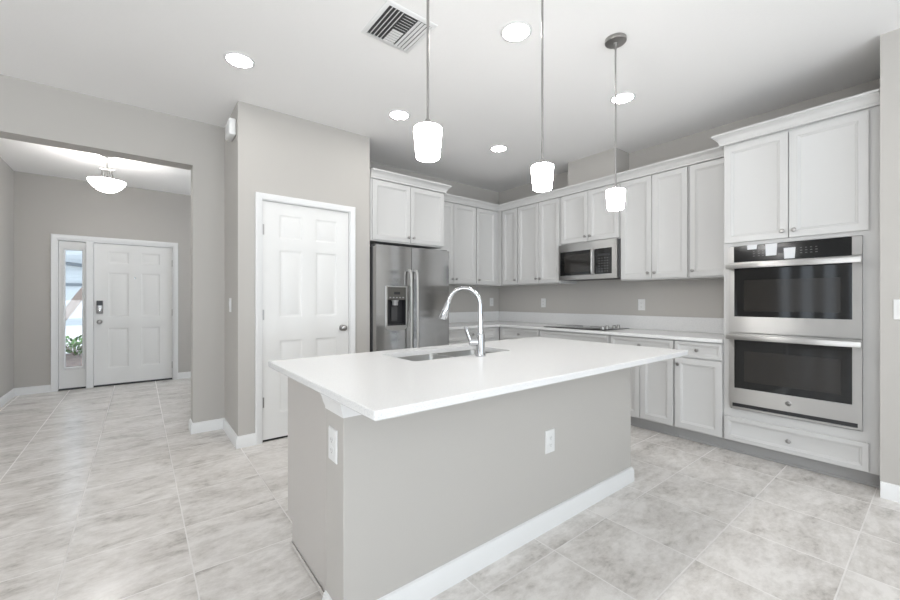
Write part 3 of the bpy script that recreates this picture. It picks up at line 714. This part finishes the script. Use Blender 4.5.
bm = nb(); lv = Vector((math.cos(math.radians(118)), math.sin(math.radians(118)), 0)); uz_ = Vector((0, 0, 1))
tube(bm, [lv*.018+uz_*.078, lv*.045+uz_*.078, lv*.064+uz_*.078], [.021, .021, .019], 16)
tube(bm, [lv*.055+uz_*.085, lv*.066+uz_*.11, lv*.080+uz_*.145, lv*.083+uz_*.168], [.013, .011, .010, .013], 12); link('lever_handle', bm, M['chrome'], fa)

# ------------------------------------------------------------------ pendants
def pendant():
    t = thing('pendant_light', 'x', 'pendant light', (0, 0, H), 0, 'pendant lights over the island')
    bm = nb(); lathe(bm, [(.063, -.0005), (.064, -.018), (.060, -.023), (.014, -.027), (.010, -.032), (.010, -.050)], 32); link('canopy', bm, M['nickel'], t)
    bm = nb(); tube(bm, [(0, 0, -.05), (0, 0, -.920)], .0055, 12); lathe(bm, [(.008, -.062), (.008, -.046)], 12); link('rod', bm, M['nickel'], t)
    bm = nb(); lathe(bm, [(.008, -.910), (.012, -.918), (.012, -.931), (.034, -.934), (.034, -.945)], 24); link('shade_holder', bm, M['nickel'], t)
    zt, zb = -.945, -1.068
    bm = nb(); lathe(bm, [(.030, zt+.001), (.050, zt), (.0555, zt-.003), (.0570, zt-.010), (.0475, zb+.006), (.0460, zb+.002), (.043, zb), (.030, zb+.010), (.004, zb+.012)], 36); link('lamp_shade', bm, M['shade'], t, ang=70)
    return t
PL = [(.908, 'pendant with white glass shade nearest the pantry door, in front of its wall'), (1.626, 'middle pendant of the three hanging over the island'), (2.344, 'pendant whose ceiling canopy is in view, nearest the double oven')]
p = pendant(); p.location = (PL[0][0], 1.292, H); p['label'] = PL[0][1]
for x, lb in PL[1:]: dup(p, (x, 1.292, H), lb)

# recessed downlights
def downlight():
    t = thing('downlight', 'x', 'ceiling light', (0, 0, H), 0, 'recessed ceiling downlights')
    bm = nb(); lathe(bm, [(.096, -.0003), (.096, -.003), (.090, -.006), (.080, -.007), (.078, -.004), (.078, -.0008)], 40, cap1=False); link('trim_ring', bm, M['trim'], t)
    bm = nb(); lathe(bm, [(.0775, -.0012), (.0775, -.0030), (.004, -.0034)], 40); link('lens', bm, M['lens'], t)
    return t
DL = [((.537, 2.995), 'recessed downlight nearest the foyer opening and pantry corner'), ((1.803, 1.632), 'recessed downlight between the vent and the middle pendant rod'),
      ((1.803, 3.005), 'recessed downlight in front of the fridge, behind first pendant'), ((3.045, 3.005), 'recessed downlight nearest the kitchen corner cabinets'),
      ((3.070, 1.632), 'recessed downlight beside the oven side pendant rod')]
dl = downlight(); dl.location = (*DL[0][0], H); dl['label'] = DL[0][1]
for (x, y), lb in DL[1:]: dup(dl, (x, y, H), lb)

# ceiling vent
vt = thing('ceiling_vent', 'white louvred air vent in the ceiling near the first pendant', 'vent', (1.228, 2.052, H))
bm = nb(); a, b = .168, .142
mould(bm, [(-a, -a), (a, -a), (a, a), (-a, a)], [(0, -.0003), (0, -.003), (.006, -.007), (a-b, -.009), (a-b, -.0003)], 1, True); link('frame', bm, M['trim'], vt)
bm = nb(); box(bm, -b, b, -b, b, -.0015, -.0004); link('duct_opening', bm, M['duct'], vt)
def slat(x, y, L_, along, ang):
    bm = nb(); box(bm, -.0098, .0098, -L_/2, L_/2, -.0008, .0008)
    o = link('slat', bm, M['trim'], vt, (x, y, -.0125)); o.rotation_euler = (0, ang, 0 if along == 'y' else PI/2); return o
for k in range(4):
    slat(-.125+.0235*k, 0, 2*b, 'y', math.radians(-43)); slat(.055+.0235*k, 0, 2*b, 'y', math.radians(-8))
for k in range(6):
    slat(.0, -.128+.0225*k, .072, 'x', math.radians(-43)); slat(.0, .128-.0225*k, .072, 'x', math.radians(-3))

# foyer semi-flush lamp
fl = thing('foyer_lamp', 'foyer ceiling lamp with a frosted glass bowl on nickel arms', 'ceiling light', (-.282, 5.86, H))
bm = nb(); lathe(bm, [(.065, -.0005), (.065, -.012), (.055, -.022), (.012, -.026), (.008, -.045)], 28); link('canopy', bm, M['nickel'], fl)
bm = nb(); tube(bm, [(0, 0, -.045), (0, 0, -.150)], .006, 10); link('stem', bm, M['nickel'], fl)
bm = nb(); box(bm, -.065, .065, -.012, .012, -.170, -.150, .003)
for s in (-1, 1): tube(bm, [(s*.055, 0, -.165), (s*.040, 0, -.195), (s*.055, 0, -.29)], .007, 8); tube(bm, [(s*.016, 0, -.165), (s*.022, 0, -.29)], .005, 8)
link('arm_bracket', bm, M['nickel'], fl)
bm = nb(); zb = -.425
lathe(bm, [(.006, zb), (.045, zb+.005), (.09, zb+.025), (.130, zb+.060), (.157, zb+.100), (.166, zb+.125), (.161, zb+.126), (.150, zb+.102), (.122, zb+.066), (.045, zb+.018), (.004, zb+.013)], 40); link('glass_bowl', bm, M['bowl'], fl, ang=70)
bm = nb(); tube(bm, [(0, 0, -.18), (0, 0, zb-.005)], .005, 8); lathe(bm, [(.004, zb-.030), (.012, zb-.022), (.016, zb-.010), (.010, zb+.002)], 16); link('finial', bm, M['nickel'], fl)

# ------------------------------------------------------------------ outlets, switches, chime
def outlet(label, loc, rz, rocker=False):
    t = thing('light_switch' if rocker else 'outlet', label, 'switch' if rocker else 'outlet', loc, rz, None)
    bm = nb(); loft(bm, [[Vector((x*s, -d, z*q)) for x, z in ((-1, -1), (1, -1), (1, 1), (-1, 1))] for s, q, d in ((.0375, .061, .0003), (.0375, .061, .0035), (.0345, .058, .0062))]); link('plate', bm, M['plastic'], t)
    if rocker:
        bm = nb(); loft(bm, [[Vector((x*.0165, -d-(.003 if z > 0 else 0)*k, z*.033)) for x, z in ((-1, -1), (1, -1), (1, 1), (-1, 1))] for d, k in ((.0063, 0), (.0085, 1))]); link('rocker', bm, M['plastic'], t)
    else:
        for z in (-.0195, .0195):
            bm = nb(); loft(bm, [rr_ for rr_ in [[Vector((p.x, -d, p.y+z)) for p in rrect(-.0165, .0165, -.014, .014, .010, 0, 5)] for d in (.0063, .0082)]]); rcp = link('receptacle', bm, M['plastic'], t)
            bm = nb(); box(bm, -.0075, -.0055, -.0087, -.0083, z-.003, z+.006); box(bm, .0055, .0075, -.0087, -.0083, z-.003, z+.006); box(bm, -.002, .002, -.0087, -.0083, z-.010, z-.006); link('slots', bm, M['slot'], rcp)
    return t
outlet('white outlet on the long front face of the island', (1.722, IY0, .462), 0)
outlet('white outlet on the narrow end of the island', (IX0, 1.410, .680), R90)
outlet('white outlet above the worktop in the corner beside the fridge', (4.133, YF, 1.185), 0)
outlet('white outlet above the worktop between corner and cooktop', (XW, 3.39, 1.176), R90)
outlet('white outlet above the worktop between cooktop and oven cabinet', (XW, 2.066, 1.163), R90)
outlet('white rocker switch on the wall end beside the oven', (XS, .168, 1.158), R90, True)
outlet('white rocker switch on the pantry side wall below the chime box', (PX0, 3.935, 1.17), R90, True)
ch = thing('door_chime', 'white rounded chime box high on the pantry side wall', 'chime', (PX0, 3.765, 2.656), R90)
bm = nb(); box(bm, -.095, .095, -.055, -.0005, -.070, .070, .014, 3); link('cover', bm, M['plastic'], ch)
bm = nb()
for k in range(6): box(bm, -.05+.018*k, -.042+.018*k, -.0556, -.0548, -.03, .03)
link('grille', bm, mat('chime_slots', (.6, .6, .6), .5), ch)
